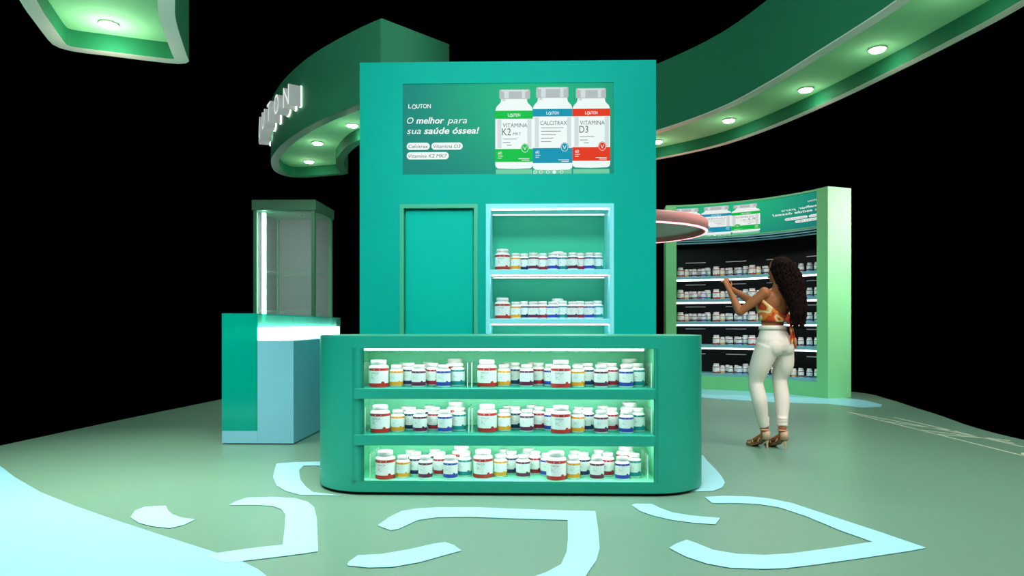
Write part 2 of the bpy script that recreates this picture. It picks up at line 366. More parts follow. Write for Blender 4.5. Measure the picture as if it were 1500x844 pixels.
# path for letters along the near rail
path = [Vector((x, y)) for x, y in Lnear]
cum = [0]
for i in range(1, len(path)): cum.append(cum[-1]+(path[i]-path[i-1]).length)
def along(s):
    for i in range(1, len(path)):
        if cum[i] >= s:
            t = (s-cum[i-1])/(cum[i]-cum[i-1]); return path[i-1].lerp(path[i], t), (path[i]-path[i-1]).normalized()
    return path[-1], (path[-1]-path[-2]).normalized()
for k, ch in enumerate(['N', 'O', 'T', 'U', 'leaf', 'L']):
    s = 1.72+k*.36
    p, d = along(s); nrm = Vector((d.y, -d.x))
    if nrm.dot(Vector((-1, -1))) < 0: nrm = -nrm
    xax = -d      # reading direction runs back towards the tower
    LH, LW = .235, .20
    if ch == 'leaf':
        fb = MB(); depth = .16
        for off, mi in ((depth, 0), (0.02, 1)):
            ribs_to(fb, leaf_glyph(LW, LH, .05), lambda u, v: (u-LW/2, -off, v), mi)
        for L, Rr in leaf_glyph(LW, LH, .05):
            for e in (L, Rr):
                n = len(e); fb.add([(a-LW/2, -depth, b) for a, b in e]+[(a-LW/2, -.02, b) for a, b in e], [(i, i+1, n+i+1, n+i) for i in range(n-1)], 2)
    else:
        vs, fs = fit_text(ch, -LW/2*(.8 if ch == 'L' else 1), LW/2*(.8 if ch == 'L' else 1), 0, LH, extrude=.07, bold=.0)
        fb = MB(); tv = [(a, -.09-c_*1.0, b) for a, b, c_ in vs]
        for f in fs: fb.add([tv[i] for i in f], [tuple(range(len(f)))], 0 if all(tv[i][1] < -.158 for i in f) else 2)
        vs, fs = fit_text(ch, -LW/2, LW/2, 0, LH, extrude=.006, bold=.02)
        fb.add([(a, -.014-c_, b) for a, b, c_ in vs], fs, 1)
    o = fb.build('sign_letter', [M['sign'], M['sign_halo'], M['sign_side']], croot_l)
    o.rotation_euler = (0, 0, math.atan2(xax.y, xax.x)); o.location = (p.x, p.y, 3.68)
    o['label'] = 'white lit letter of the canopy sign'
W(croot_l)
for r in [o for o in C.objects if o.name.startswith('canopy') and o.type == 'EMPTY']: W(r)

# ------------------------------------------------------------------ printed banner artwork (picture units: x 590..899, y up 0..133)
ART = {}
def art_mats():
    g = bpy.data.materials.new('screen_green_print'); g.use_nodes = True; nt = g.node_tree; b = nt.nodes['Principled BSDF']
    at = nt.nodes.new('ShaderNodeVertexColor'); at.layer_name = 'print'
    b.inputs['Base Color'].default_value = (.02, .05, .045, 1); nt.links.new(at.outputs[0], b.inputs['Emission Color']); b.inputs['Emission Strength'].default_value = .62; b.inputs['Roughness'].default_value = .6; b.inputs['Specular IOR Level'].default_value = .06
    M['art_bg'] = g
    def pe(n, c, s=.78): M[n] = mat(n, [q*.22 for q in srgb(*c)[:3]]+[1], .6, emit=srgb(*c), estr=s, spec=.06)
    pe('print_white', (244, 248, 246)); pe('print_grey', (186, 188, 190)); pe('print_light_grey', (214, 220, 222)); pe('print_green', (24, 190, 74)); pe('print_blue', (26, 148, 178)); pe('print_red', (232, 60, 34))
    pe('print_ink', (88, 96, 100)); pe('print_reflection', (120, 205, 165)); pe('print_shade', (10, 110, 90))
art_mats()
def split_x(vs, fs, step=6.0):      # cut long faces into narrow upright strips so that they follow a curve
    if max(v[0] for v in vs)-min(v[0] for v in vs) < step: return vs, fs
    bm = bmesh.new(); bv = [bm.verts.new((v[0], v[1], 0)) for v in vs]
    for f in fs:
        try: bm.faces.new([bv[i] for i in f])
        except ValueError: pass
    x = min(v[0] for v in vs)+step
    while x < max(v[0] for v in vs):
        bmesh.ops.bisect_plane(bm, geom=bm.verts[:]+bm.edges[:]+bm.faces[:], plane_co=(x, 0, 0), plane_no=(1, 0, 0)); x += step
    bm.verts.ensure_lookup_table(); bm.verts.index_update()
    out = [(v.co.x, v.co.y) for v in bm.verts], [tuple(v.index for v in f.verts) for f in bm.faces]; bm.free(); return out
def artwork(parent, mapf, clip=None, name='screen', eps=.0015):
    """mapf(x, y, layer) -> 3D"""
    W_, H_ = 309, 133
    def emitp(nm, matn, items, layer, lab=None):
        if nm in ('printed_label_band', 'printed_bottle_shade') and len(items) > 1:
            for it in items: emitp(nm, matn, [it], layer, lab)
            return
        mb = MB()
        for vs, fs in items:
            if clip: vs, fs = split_x(vs, fs)
            if clip: fs = [f for f in fs if clip(sum(vs[i][0] for i in f)/len(f))]
            used = sorted({i for f in fs for i in f}); idx = {u: k for k, u in enumerate(used)}
            mb.add([mapf(vs[i][0], vs[i][1], layer) for i in used], [tuple(idx[i] for i in f) for f in fs])
        if mb.f:
            o = mb.build(nm, M[matn], parent)
            if lab: o['label'] = lab
            return o
    # background grid with a printed colour gradient
    nx, ny = 32, 8; vs = [(590+W_*i/nx, H_*j/ny) for j in range(ny+1) for i in range(nx+1)]
    fs = [(j*(nx+1)+i, j*(nx+1)+i+1, (j+1)*(nx+1)+i+1, (j+1)*(nx+1)+i) for j in range(ny) for i in range(nx)]
    if clip: fs = [f for f in fs if clip(sum(vs[i][0] for i in f)/4)]
    me = bpy.data.meshes.new('printed_background'); me.from_pydata([mapf(x, y, 0) for x, y in vs], [], fs); me.materials.append(M['art_bg'])
    ca = me.color_attributes.new('print', 'FLOAT_COLOR', 'POINT')
    for i, (x, y) in enumerate(vs):
        u = (x-590)/W_; v = y/H_; k = max(0, min(1, 1-((u-.62)**2*2.2+(v-.9)**2*.5)))
        k = k*k
        c = [a*(1-k)+b*k for a, b in zip(srgb(4, 150, 138), srgb(24, 214, 148))]
        ca.data[i].color = (c[0], c[1], c[2], 1)
    link('printed_background', me, parent)
    def poly(pts):
        v = [Vector((p[0], p[1], 0)) for p in pts]; return [(p[0], p[1]) for p in pts], [tuple(t) for t in tessellate_polygon([v])]
    def rr(x0, x1, y0, y1, r, n=5): return poly(rrect(x0, x1, y0, y1, min(r, (x1-x0)/2-.01, (y1-y0)/2-.01), n))
    def strip(x0, x1, y0, y1, nn=6):  # subdivided rectangle
        vs = [(x0+(x1-x0)*i/nn, y) for y in (y0, y1) for i in range(nn+1)]
        return vs, [(i, i+1, nn+2+i, nn+1+i) for i in range(nn)]
    Y = lambda y: 255-y
    T = lambda body, x0, x1, yb, h, **k: fit_text(body, x0, x1, Y(yb), h, **k)
    T2 = lambda *a, **k: (lambda r: ([(p[0], p[1]) for p in r[0]], r[1]))(T(*a, **k))
    def logo(x0, x1, yb, h):
        w_ = x1-x0; out = [T2('L', x0, x0+w_*.12, yb, h, bold=.01), T2('UTON', x0+w_*.36, x1, yb, h, bold=.01)]
        for L, Rr in leaf_glyph(w_*.17, h*.95, h*.16):
            n = len(L); out.append(([(x0+w_*.17+p[0], Y(yb)+p[1]) for p in L+Rr], [(i, i+1, n+i+1, n+i) for i in range(n-1)]))
        return out
    wl = logo(598, 631, 157.5, 6)
    wl += [T2('O', 596, 605.5, 180, 9, italic=.22, bold=.0), T2('melhor', 609.5, 651, 180, 9, italic=.22, bold=.02), T2('para', 655.5, 684.5, 180, 9, italic=.22, bold=.0)]
    wl += [T2('sua', 596, 616.5, 195, 9, italic=.22, bold=.0), T2('saúde', 621, 658.5, 195, 9, italic=.22, bold=.02), T2('óssea!', 663, 702.5, 195, 9, italic=.22, bold=.02)]
    emitp('printed_lettering', 'print_white', wl, 2, 'white printed slogan and logo')
    emitp('printed_pill', 'print_white', [rr(595.5, 629.5, Y(218.5), Y(208), 5), rr(632, 678, Y(218.5), Y(208), 5), rr(595.5, 657.5, Y(232.5), Y(222), 5)], 1)
    emitp('printed_pill_text', 'print_ink', [T2('Calcitrax', 598, 627, 216, 5, italic=.2), T2('Vitamina D3', 635, 675, 216, 5, italic=.2), T2('Vitamina K2 MK7', 598, 655, 230, 5, italic=.2)], 2)
    defs = [('print_green', 726, 781, 732, 777, 131, 145, 153, 162, 174, 218, 237, 246.5), ('print_red', 839, 894, 844, 888, 130, 145, 152, 160, 171, 216, 236, 245.5), ('print_blue', 781, 839, 786, 833, 128, 144, 151, 160, 171, 217, 239, 248.5)]
    for nbot, (cm, x0, x1, c0, c1, yc0, yc1, ysh, yb0, yb1, yb2, yb3, ybt) in enumerate(defs):
        L0 = 1+nbot*.0
        cxm = (x0+x1)/2
        body = catmull([(c0+3, Y(yc1-2)), (c0+2, Y(yc1+4)), (x0+6, Y(ysh-1)), (x0+1.5, Y(ysh+4)), (x0, Y(ysh+10))], 3)
        body += [(x0, Y(ybt-5))]+[(x0+1, Y(ybt-2)), (x0+4, Y(ybt)), (cxm, Y(ybt+.8)), (x1-4, Y(ybt)), (x1-1, Y(ybt-2)), (x1, Y(ybt-5))]
        body += [(2*cxm-p[0], p[1]) for p in reversed(body[:13])]
        ly = 2+nbot*.01 if cm == 'print_blue' else 1+nbot*.01
        refl = poly([(x0+1, Y(248)), (x1-1, Y(248)), (x1-1, Y(254.5)), (x0+1, Y(254.5))])
        emitp('printed_reflection', 'print_reflection', [refl], .5)
        emitp('printed_bottle', 'print_white', [poly(body)], ly)
        emitp('printed_bottle_shade', 'print_light_grey', [strip(x0+3, x0+9, Y(yb2-1), Y(yb1+1)), strip(x1-8, x1-2, Y(yb2-1), Y(yb1+1)), strip(c0+4, c0+9, Y(yc1+3), Y(yc1))], ly+.3)
        emitp('printed_cap', 'print_grey', [rr(c0, c1, Y(yc1), Y(yc0), 2)], ly+.3)
        emitp('printed_cap_shine', 'print_light_grey', [strip(c0+3, c1-3, Y(yc0+3), Y(yc0+.8)), strip(c0+7, c0+14, Y(yc1-1), Y(yc0+3)), strip(c1-12, c1-7, Y(yc1-1), Y(yc0+3))], ly+.5)
        emitp('printed_label_band', cm, [strip(x0, x1, Y(yb1), Y(yb0)), strip(x0, x1, Y(yb3), Y(yb2))], ly+.5)
        bx, by = x1-11.5, Y(yb2-1)
        circ = [(bx+6*math.cos(a*math.pi/10), by+7*math.sin(a*math.pi/10)) for a in range(20)]
        emitp('printed_badge', cm, [poly(circ)], ly+.6)
        ring = catmull([(bx+5*math.cos(a*math.pi/6), by+6*math.sin(a*math.pi/6)) for a in range(13)], 2); L, Rr = rib(ring, .5); n = len(L)
        items = logo(cxm-9, cxm+9, (yb0+yb1)/2+2.6, 4.2)+[(L+Rr, [(i, i+1, n+i+1, n+i) for i in range(n-1)]), T2('V', bx-2.6, bx+2.6, yb2+2, 5.5)]
        items += [T2('60', x0+4, x0+9.5, yb2+8, 4), strip(x0+4, x0+11, Y(yb2+10.8), Y(yb2+10)), strip(x0+4, x0+9, Y(yb2+13.8), Y(yb2+13)), strip(x1-21, x1-5, Y(yb3-4.2), Y(yb3-5)), strip(x1-16, x1-5, Y(yb3-2), Y(yb3-2.8))]
        emitp('printed_label_text', 'print_white', items, ly+.9)
        nm = {'print_green': ('VITAMINA', 'K2', '-MK7'), 'print_red': ('VITAMINA', 'D3', None), 'print_blue': ('CALCITRAX', None, None)}[cm]
        q = [T2(nm[0], x0+11, x1-8, yb1+12.5, 6)]
        if nm[1]: q.append(T2(nm[1], x0+10, x0+23, yb1+24, 10))
        if nm[2]: q.append(T2(nm[2], x0+24.5, x0+37, yb1+24, 4))
        if nm[1]:
            q += [strip(x0+11, x0+32, Y(yb1+30), Y(yb1+29.2)), strip(x0+11, x0+22, Y(yb1+35), Y(yb1+34.2)), strip(x0+17, x0+24, Y(yb1+39), Y(yb1+38.2))]
        else:
            q += [strip(x0+12, x0+12+l, Y(yb1+17+k*5.0), Y(yb1+16.2+k*5.0)) for k, l in enumerate((33, 29, 22, 18, 15))]
        emitp('printed_label_ink', 'print_ink', q, ly+.9)
    dots = []
    for k, x in enumerate((784, 793, 803, 812.5, 823)):
        r = 2.6 if k == 3 else 2.2
        if k == 3: dots.append(poly([(x+r*math.cos(a*math.pi/6), Y(252.3)+r*math.sin(a*math.pi/6)) for a in range(12)]))
        else:
            L, Rr = rib([(x+r*math.cos(a*math.pi/6), Y(252.3)+r*math.sin(a*math.pi/6)) for a in range(13)], .6); n = len(L); dots.append((L+Rr, [(i, i+1, n+i+1, n+i) for i in range(n-1)]))
    emitp('printed_dots', 'print_white', dots, 3.2)

# ------------------------------------------------------------------ tall tower
YT = 5.9; TB = 7.55
tx0 = at_depth(527, 90, YT).x; tx1 = at_depth(961, 90, YT).x; TZ = ZB
tw = thing('tower', ((tx0+tx1)/2, YT, 0), 'tall teal storage tower behind the front counter with door and lit niche', 'tower')
tb = MB()
nx0 = at_depth(712, 300, YT).x; nx1 = at_depth(899, 300, YT).x; nz1 = at_depth(800, 299, YT).z
sx0 = at_depth(590, 122, YT).x; sx1 = at_depth(899, 122, YT).x; sz1 = at_depth(740, 121.5, YT).z; sz0 = at_depth(740, 255, YT).z
dx0 = at_depth(588, 300, YT).x; dx1 = at_depth(698, 300, YT).x; dz1 = at_depth(640, 301, YT).z
NB = YT+.42
# front skin as pieces around the niche, the door recess and the screen recess
def fb(x0, x1, z0, z1, y0=YT, y1=TB): tb.box((x0, y0, z0), (x1, y1, z1))
fb(tx0, tx1, sz1, TZ); fb(tx0, sx0, nz1, sz1); fb(sx1, tx1, nz1, sz1); fb(sx0, sx1, nz1, sz0); fb(sx0, sx1, sz0, sz1, YT+.05)
fb(nx1, tx1, 0, nz1); fb(dx1, nx0, 0, nz1); fb(tx0, dx0, 0, nz1); fb(dx0, dx1, dz1, nz1); fb(dx0, dx1, 0, dz1, YT+.06); fb(nx0, nx1, 0, nz1, NB+.02); fb(nx0, nx1, 0, .25, YT, NB+.02)
fb(tx0, -.05, 0, TZ, TB, 9.7)
tb.build('body', M['teal'], tw)
MB().box((dx0+.035, YT+.032, .02), (dx1-.035, YT+.062, dz1-.035)).build('door', M['teal_door'], tw)
f_ = MB(); f_.box((dx0-.012, YT-.012, .0), (dx0+.022, YT+.06, dz1+.01)); f_.box((dx1-.022, YT-.012, .0), (dx1+.012, YT+.06, dz1+.01)); f_.box((dx0+.022, YT-.012, dz1-.024), (dx1-.022, YT+.06, dz1+.01))
f_.build('door_frame', M['teal_trim'], tw)
# niche frame and shelves
nf = MB(); e = .035
nf.box((nx0, YT-.02, .25), (nx0+e, NB, nz1)); nf.box((nx1-e, YT-.02, .25), (nx1, NB, nz1)); nf.box((nx0+e, YT-.02, nz1-.036), (nx1-e, NB, nz1))
nf.build('niche_frame', M['frame_blue'], tw)
MB().box((nx0+e, NB, .25), (nx1-e, NB+.018, nz1-.036)).build('niche_back', M['niche'], tw)
TS = [(1.608, 1.562), (1.183, 1.136), (.76, .715)]
for a, b in TS:
    MB().box((nx0+e, YT-.012, b), (nx1-e, NB, a)).build('shelf', M['frame_blue'], tw, .003)
for zc in (nz1-.036, 1.562, 1.136, .715):
    for yy, lm2 in ((YT+.03, 'led_soft'), (YT+.33, 'led_dim')):
        MB().box((nx0+e+.01, yy, zc-.007), (nx1-e-.01, yy+.016, zc-.0005)).build('led_strip', M[lm2], tw)
W(tw)
scr = thing('advertising_screen', ((sx0+sx1)/2, YT, sz0), 'lit advertising screen with slogan and three bottles on the teal tower', 'screen')
MB().box((sx0, YT+.012, sz0), (sx1, YT+.05, sz1)).build('panel', M['teal'], scr)
kx = (sx1-sx0)/309; kz = (sz1-sz0)/133
artwork(scr, lambda x, y, l: (sx0+(x-590)*kx, YT+.0115-l*.0012, sz0+y*kz))
W(scr)

# ------------------------------------------------------------------ bottles
def bottle_meshes(r, h, col, big=False):
    hb = h*.80; n = 24
    body = MB().lathe([(.001, 0), (r*.93, 0), (r, r*.06), (r, h*.73), (r*.965, h*.765), (r*.82, h*.80), (r*.70, h*.825), (r*.70, h*.85), (.001, h*.85)], n)
    cap = MB().lathe([(r*.70, h*.845), (r*.77, h*.845), (r*.79, h*.857), (r*.79, h*.985), (r*.74, h), (.001, h)], 40, rib=.025)
    lab = MB(); rr_ = r*1.012
    def wrap(z0, z1, mi, a0=-math.pi, a1=math.pi, k=28, ro=rr_):
        vs = [(ro*math.cos(a0+(a1-a0)*i/k), ro*math.sin(a0+(a1-a0)*i/k), z) for z in (z0, z1) for i in range(k+1)]
        lab.add(vs, [(i, i+1, k+2+i, k+1+i) for i in range(k)], mi, True)
    zb0, zb1, zt0, zt1 = h*.02, h*.155, h*.61, h*.705
    if not big: zb0, zb1, zt0, zt1 = h*.075, h*.235, h*.635, h*.72
    wrap(zb0, zb1, 1); wrap(zb1, zt0, 0); wrap(zt0, zt1, 1)
    ro = rr_*1.008
    # round badge at lower right of the label
    br = r*.19; ba = -math.pi/2+.62; bz = zb1
    pts = [(0, 0)]+[(br*math.cos(q*math.pi/8), br*1.0*math.sin(q*math.pi/8)) for q in range(16)]
    on = lambda u, v, R=ro: (R*math.cos(ba+u/r), R*math.sin(ba+u/r), bz+v)
    lab.add([on(u, v) for u, v in pts], [(0, 1+i, 1+(i+1) % 16) for i in range(16)], 1, True)
    on2 = lambda u, v: (ro*1.006*math.cos(-math.pi/2+u/r), ro*1.006*math.sin(-math.pi/2+u/r), v)
    if big:
        vs, fs = fit_text('MACA', -r*.62, r*.22, h*.50, h*.055)
        lab.add([on2(a, b) for a, b, c_ in vs], fs, 2)
        rows = ((.46, .62), (.425, .5), (.385, .3), (.35, .22), (.31, .4))
    else:
        rows = ((.53, .5), (.485, .62), (.44, .3), (.40, .42))
    for zf, wf in rows:
        lab.add([on2(-r*.6, h*zf), on2(-r*.6+r*wf, h*zf), on2(-r*.6+r*wf, h*(zf+.012)), on2(-r*.6, h*(zf+.012))], [(0, 1, 2, 3)], 2)
    # small white lettering bar on the upper band
    lab.add([on2(-r*.3, zt0+(zt1-zt0)*.3), on2(r*.3, zt0+(zt1-zt0)*.3), on2(r*.3, zt0+(zt1-zt0)*.65), on2(-r*.3, zt0+(zt1-zt0)*.65)], [(0, 1, 2, 3)], 0)
    return body, cap, lab
BM = {}
KINDS = dict(red=(.066, .183, True), orange=(.046, .148, False), navy=(.047, .156, False), maroon=(.0475, .150, False), crimson=(.046, .156, False), blue=(.0485, .150, False), teal=(.047, .158, False))
for k, (r, h, big) in KINDS.items():
    b, c_, l = bottle_meshes(r, h, k, big); lm_ = [M['label'], M['b_'+k], M['ink']]
    one = MB(); one.add(b.v, b.f, 0, True); one.add(c_.v, c_.f, 1, True)
    for f, mi in zip(l.f, l.mi): one.add([l.v[i] for i in f], [tuple(range(len(f)))], 2+mi, True)
    BM[k] = (b.mesh('body', [M['white']]), c_.mesh('cap', [M['cap']]), l.mesh('label', lm_), one.mesh('supplement_bottle', [M['white'], M['cap']]+lm_))
PROTO = {}
def bottle(kind, loc, label, group, rz=0, whole=False):
    if whole:
        o = bpy.data.objects.new('supplement_bottle', BM[kind][3]); C.objects.link(o); o.location = loc; o.rotation_euler = (0, 0, rz); o.scale = (.9, .9, .9)
    elif kind in PROTO:
        src = PROTO[kind]; o = src.copy(); C.objects.link(o); o.location = loc; o.rotation_euler = (0, 0, rz)
        for ch in list(src.children):
            q = ch.copy(); C.objects.link(q); q.parent = o
    else:
        o = thing('supplement_bottle', loc, label, 'bottle', group, rz)
        for nm, me in zip(('body', 'cap', 'label'), BM[kind][:3]):
            bpy.data.objects.new(nm, me); 
        for nm, me in zip(('body', 'cap', 'label'), BM[kind][:3]):
            q = bpy.data.objects.new(nm, me); C.objects.link(q); q.parent = o
        PROTO[kind] = o
    return tag(o, label, 'bottle', group)
#            kind, dx, dy, place in its group
CL = [('red', 0, 0, 'at front left'), ('orange', .116, .02, 'beside the front large bottle'), ('navy', .188, .11, 'in the second row'), ('maroon', .271, 0, 'at the front'),
      ('crimson', .355, .11, 'in the second row'), ('blue', .44, 0, 'at the front'), ('teal', .53, .075, 'at the right end'),
      ('maroon', .137, .215, 'at the back'), ('navy', .305, .215, 'at the back'), ('red', .492, .215, 'at the back')]
def cluster(place, where, group, skip=(), whole=False, sub={}):
    for i, (k, dx, dy, pos) in enumerate(CL):
        if i in skip: continue
        dx, dy = sub.get(i, (dx, dy)); p, rz = place(dx, dy)
        size = 'large' if k == 'red' else 'small'
        kk = 'red' if k == 'red' else k
        bottle(k, p, f'{size} white bottle, {kk} bands, {pos}, {where}', group, rz, whole)
# ------------------------------------------------------------------ front counter
YC = 4.5; CZ = 1.058
cx0 = -1.49; cx1 = 1.22; CD = .95
ox0 = at_depth(516.5, 600, YC).x; ox1 = at_depth(962.5, 600, YC).x; oz0 = .095; oz1 = .975; CB = YC+.46
ct = thing('display_counter', ((cx0+cx1)/2, YC+.4, 0), 'long sea green counter with rounded ends and three lit shelves of bottles', 'counter')
base = rrect(cx0, cx1, YC, YC+CD, .40, 14)
b = MB()
b.prism(base, .022, oz0, 0, True); b.prism(base, oz1, CZ-.004, 0, True)
n = 15
# ends: rounded left block and right block, and the back
leftpts = [(ox0, YC)]+[(ox0, YC+CD)]+[p for p in base[2*n:3*n]]+[p for p in base[3*n:4*n]]
b.prism(leftpts, oz0, oz1, 0, True)
rightpts = [(ox1, YC+CD), (ox1, YC)]+[p for p in base[0:n]]+[p for p in base[n:2*n]]
b.prism(rightpts, oz0, oz1, 0, True)
b.box((ox0, CB+.02, oz0), (ox1, YC+CD, oz1))
b.build('body', M['counter'], ct)
MB().prism(rrect(cx0, cx1, YC, YC+CD, .40, 14), CZ-.004, CZ, 0).build('top_edge', M['teal_trim'], ct)
MB().prism(inset(base, .03), 0, .022, 0, True).build('plinth', M['dark'], ct)
li = MB(); li.box((ox0, CB, oz0), (ox1, CB+.02, oz1)); li.box((ox0, YC+.004, oz0), (ox0+.004, CB, oz1)); li.box((ox1-.004, YC+.004, oz0), (ox1, CB, oz1)); li.box((ox0, YC+.004, oz0), (ox1, CB, oz0+.004))
li.box((ox0, YC+.02, oz1-.004), (ox1, CB, oz1))
li.build('interior', M['counter_in'], ct)
CS = [(.709, .640), (.403, .333)]
for a, b_ in CS:
    MB().box((ox0+.012, YC-.012, b_), (ox1-.012, YC+.03, a)).box((ox0+.012, YC+.03, a-.02), (ox1-.012, CB, a)).build('shelf', M['counter'], ct, .003)
lx0 = at_depth(527, 512, YC+.05).x; lx1 = at_depth(943, 512, YC+.05).x
MB().box((lx0, YC+.045, oz1-.016), (lx1, YC+.075, oz1-.0045)).build('led_strip', M['led'], ct)
for a, b_ in CS:
    MB().box((ox0+.05, YC+.032, b_+.016), (ox1-.05, YC+.055, a-.0205)).build('led_strip', M['led'], ct)
W(ct)
FY = 4.615
names = ['top', 'middle', 'lowest']
starts = {0: (555, 712.7, 821.5), 1: (557, 713, 821.5), 2: (564.5, 707, 815)}
zs = [.7095, .4035, .0995]
for s in range(3):
    g = f'supplement bottles on the {names[s]} shelf of the front counter'
    fy = FY-(.035 if s == 2 else 0)
    for c_ in range(3):
        x = at_depth(starts[s][c_], 560, fy).x; oy = .05 if c_ == 1 else 0
        cn = ['left', 'centre', 'right'][c_]
        cluster(lambda dx, dy: ((x+dx, fy+oy+dy, zs[s]), 0), f'{cn} group, counter {names[s]} shelf', g, skip=(6, 9) if c_ == 1 else (), sub={5: (.438, .06)} if c_ == 1 else {})
        # clear acrylic tray sides
        wd = .70 if c_ != 1 else .56
        a0 = x-.098; a1 = x+.605
        if s == 2 and c_ == 1: continue
        tr = thing('acrylic_holder', ((a0+a1)/2, fy+.1, zs[s]), f'clear acrylic divider pair around {cn} bottle group on the counter {names[s]} shelf', 'divider', 'clear acrylic dividers on the counter shelves')
        for q, xx in enumerate((a0, a1)):
            if c_ == 1 and q == 1: continue
            if s == 2 and (c_, q) in ((0, 1), (1, 0)): continue
            if c_ == 2 and q == 0: continue
            zt = zs[s]+.165
            MB().box((xx-.002, fy-.02, zs[s]), (xx+.002, fy+.23, zt)).build('side_panel', M['acrylic'], tr)
            MB().box((xx-.003, fy-.024, zs[s]), (xx+.003, fy-.020, zt)).build('front_edge', M['acrylic_edge'], tr)
        W(tr)
# tower niche bottles
for s, zz in enumerate((1.6085, 1.1835)):
    g = f'supplement bottles on the {["upper", "lower"][s]} niche shelf of the tower'
    fy = YT+.075; x = at_depth(736, 400, fy).x
    sn = ['upper', 'lower'][s]
    sub = {i: (t[1]*.96, t[2]*1.0) for i, t in enumerate(CL)}
    cluster(lambda dx, dy: ((x+dx, fy+dy, zz), 0), f'left group, tower {sn} shelf', g)
    cluster(lambda dx, dy: ((x+.322+dx, fy+dy, zz), 0), f'right group, tower {sn} shelf', g, skip=(0, 1, 2, 7, 8, 9), sub={3: (.291, -.012), 4: (.365, .09), 5: (.437, 0), 6: (.518, .075)})
    bottle('navy', (x+.322+.335, fy+.20, zz), f'small white bottle, navy bands, at the back, right group, tower {sn} shelf', g)
    bottle('maroon', (x+.322+.480, fy+.19, zz), f'small white bottle, maroon bands, at the back, right group, tower {sn} shelf', g)

# ------------------------------------------------------------------ left reception vitrine
VY = 6.38; V0 = at_depth(325, 500, VY).x; V1 = at_depth(377, 500, VY).x; V2 = at_depth(430, 500, VY).x
VE = 10.3; VZ = EYE+.017*VY; VL = EYE-.0235*VY; skew = -.30
vt = thing('glass_vitrine_counter', ((V0+V2)/2, VY, 0), 'blue and teal glass topped vitrine counter with a bright light bar at left', 'counter')
def sk(x, y): return x+skew*(y-VY)/(VE-VY)
def sbox(mb, x0, x1, y0, y1, z0, z1):
    pts = [(sk(x0, y0), y0), (sk(x1, y0), y0), (sk(x1, y1), y1), (sk(x0, y1), y1)]; mb.prism(pts, z0, z1); return mb
b = MB(); zb = EYE-.157*VY
sbox(b, V0, V1, VY, VE, .012, zb)
b.build('plinth', M['body_blue'], vt, .003)
b = MB(); b.prism([(V1, VY), (V2, VY), (V2+.0, VE-1.6), (sk(V1, VE-1.6), VE-1.6)], .012, VL); b.build('cabinet', M['body_blue'], vt, .003)
sbox(MB(), V0+.02, V1-.004, VY+.20, VE, zb, VL-.02).build('inner_panel', M['teal'], vt)
sbox(MB(), V0, V1-.002, VY, VY+.012, zb, VZ-.012).build('front_glass', M['teal_glass'], vt)
sbox(MB(), V1-.012, V1, VY+.013, VE, VL, VZ-.012).build('side_glass', M['teal_glass_pale'], vt)
sbox(MB(), V0, V0+.012, VY+.013, VE, zb, VZ-.012).build('side_glass', M['teal_glass'], vt)
sbox(MB(), V0, V1, VY, VE, VZ-.012, VZ).build('top_glass', M['teal_glass'], vt)
sbox(MB(), V1+.004, V1+.045, VY+.03, VE-.3, VL+.004, VL+.125).build('led_bar', M['led_bar'], vt)
for zz in (VZ-.11, VZ-.42):
    sbox(MB(), V0+.05, V0+.09, VY+.02, VY+.05, zz-.09, zz).build('hinge', M['teal_trim'], vt)
W(vt)

# ------------------------------------------------------------------ tall glass display case
GY = 11.0; gx0 = at_depth(371, 300, GY).x; gx1 = at_depth(461, 300, GY).x; gz = at_depth(400, 293, GY).z
gc = thing('glass_display_case', ((gx0+gx1)/2, GY+.5, 0), 'tall square glass display case with green posts and one lit corner strip', 'display case')
GD = 1.02
MB().box((gx0-.02, GY-.02, gz-.17), (gx1+.02, GY+GD+.02, gz)).build('roof', M['post'], gc, .006)
MB().box((gx0-.02, GY-.02, 0), (gx1+.02, GY+GD+.02, .5)).build('base', M['post'], gc, .006)
for x, y in ((gx0, GY), (gx1-.055, GY), (gx0, GY+GD-.055), (gx1-.055, GY+GD-.055)):
    MB().box((x, y, .5), (x+.055, y+.055, gz-.17)).build('post', M['post'], gc)
MB().box((gx0+.06, GY+GD-.03, .5), (gx1-.06, GY+GD-.02, gz-.17)).build('back_glass', M['case_glass'], gc)
MB().box((gx0+.06, GY+.02, .5), (gx1-.06, GY+.028, gz-.17)).build('front_glass', M['clear_glass'], gc)
MB().box((gx1-.03, GY+.06, .5), (gx1-.022, GY+GD-.06, gz-.17)).build('side_glass', M['clear_glass'], gc)
MB().box((gx0+.022, GY+.06, .5), (gx0+.03, GY+GD-.06, gz-.17)).build('side_glass', M['case_glass'], gc)
MB().box((gx0+.12, GY+.06, .52), (gx0+.175, GY+.09, gz-.20)).build('led_strip', M['led'], gc)
for zz in (1.35, 2.0):
    MB().box((gx0+.06, GY+.1, zz), (gx1-.06, GY+GD-.06, zz+.012)).build('glass_shelf', M['clear_glass'], gc)
t = MB().lathe([(.05, 0), (.05, -.02), (.001, -.02)], 16).build('lamp', M['post'], gc); t.location = ((gx0+gx1)/2+.1, GY+.5, gz-.17)
W(gc)

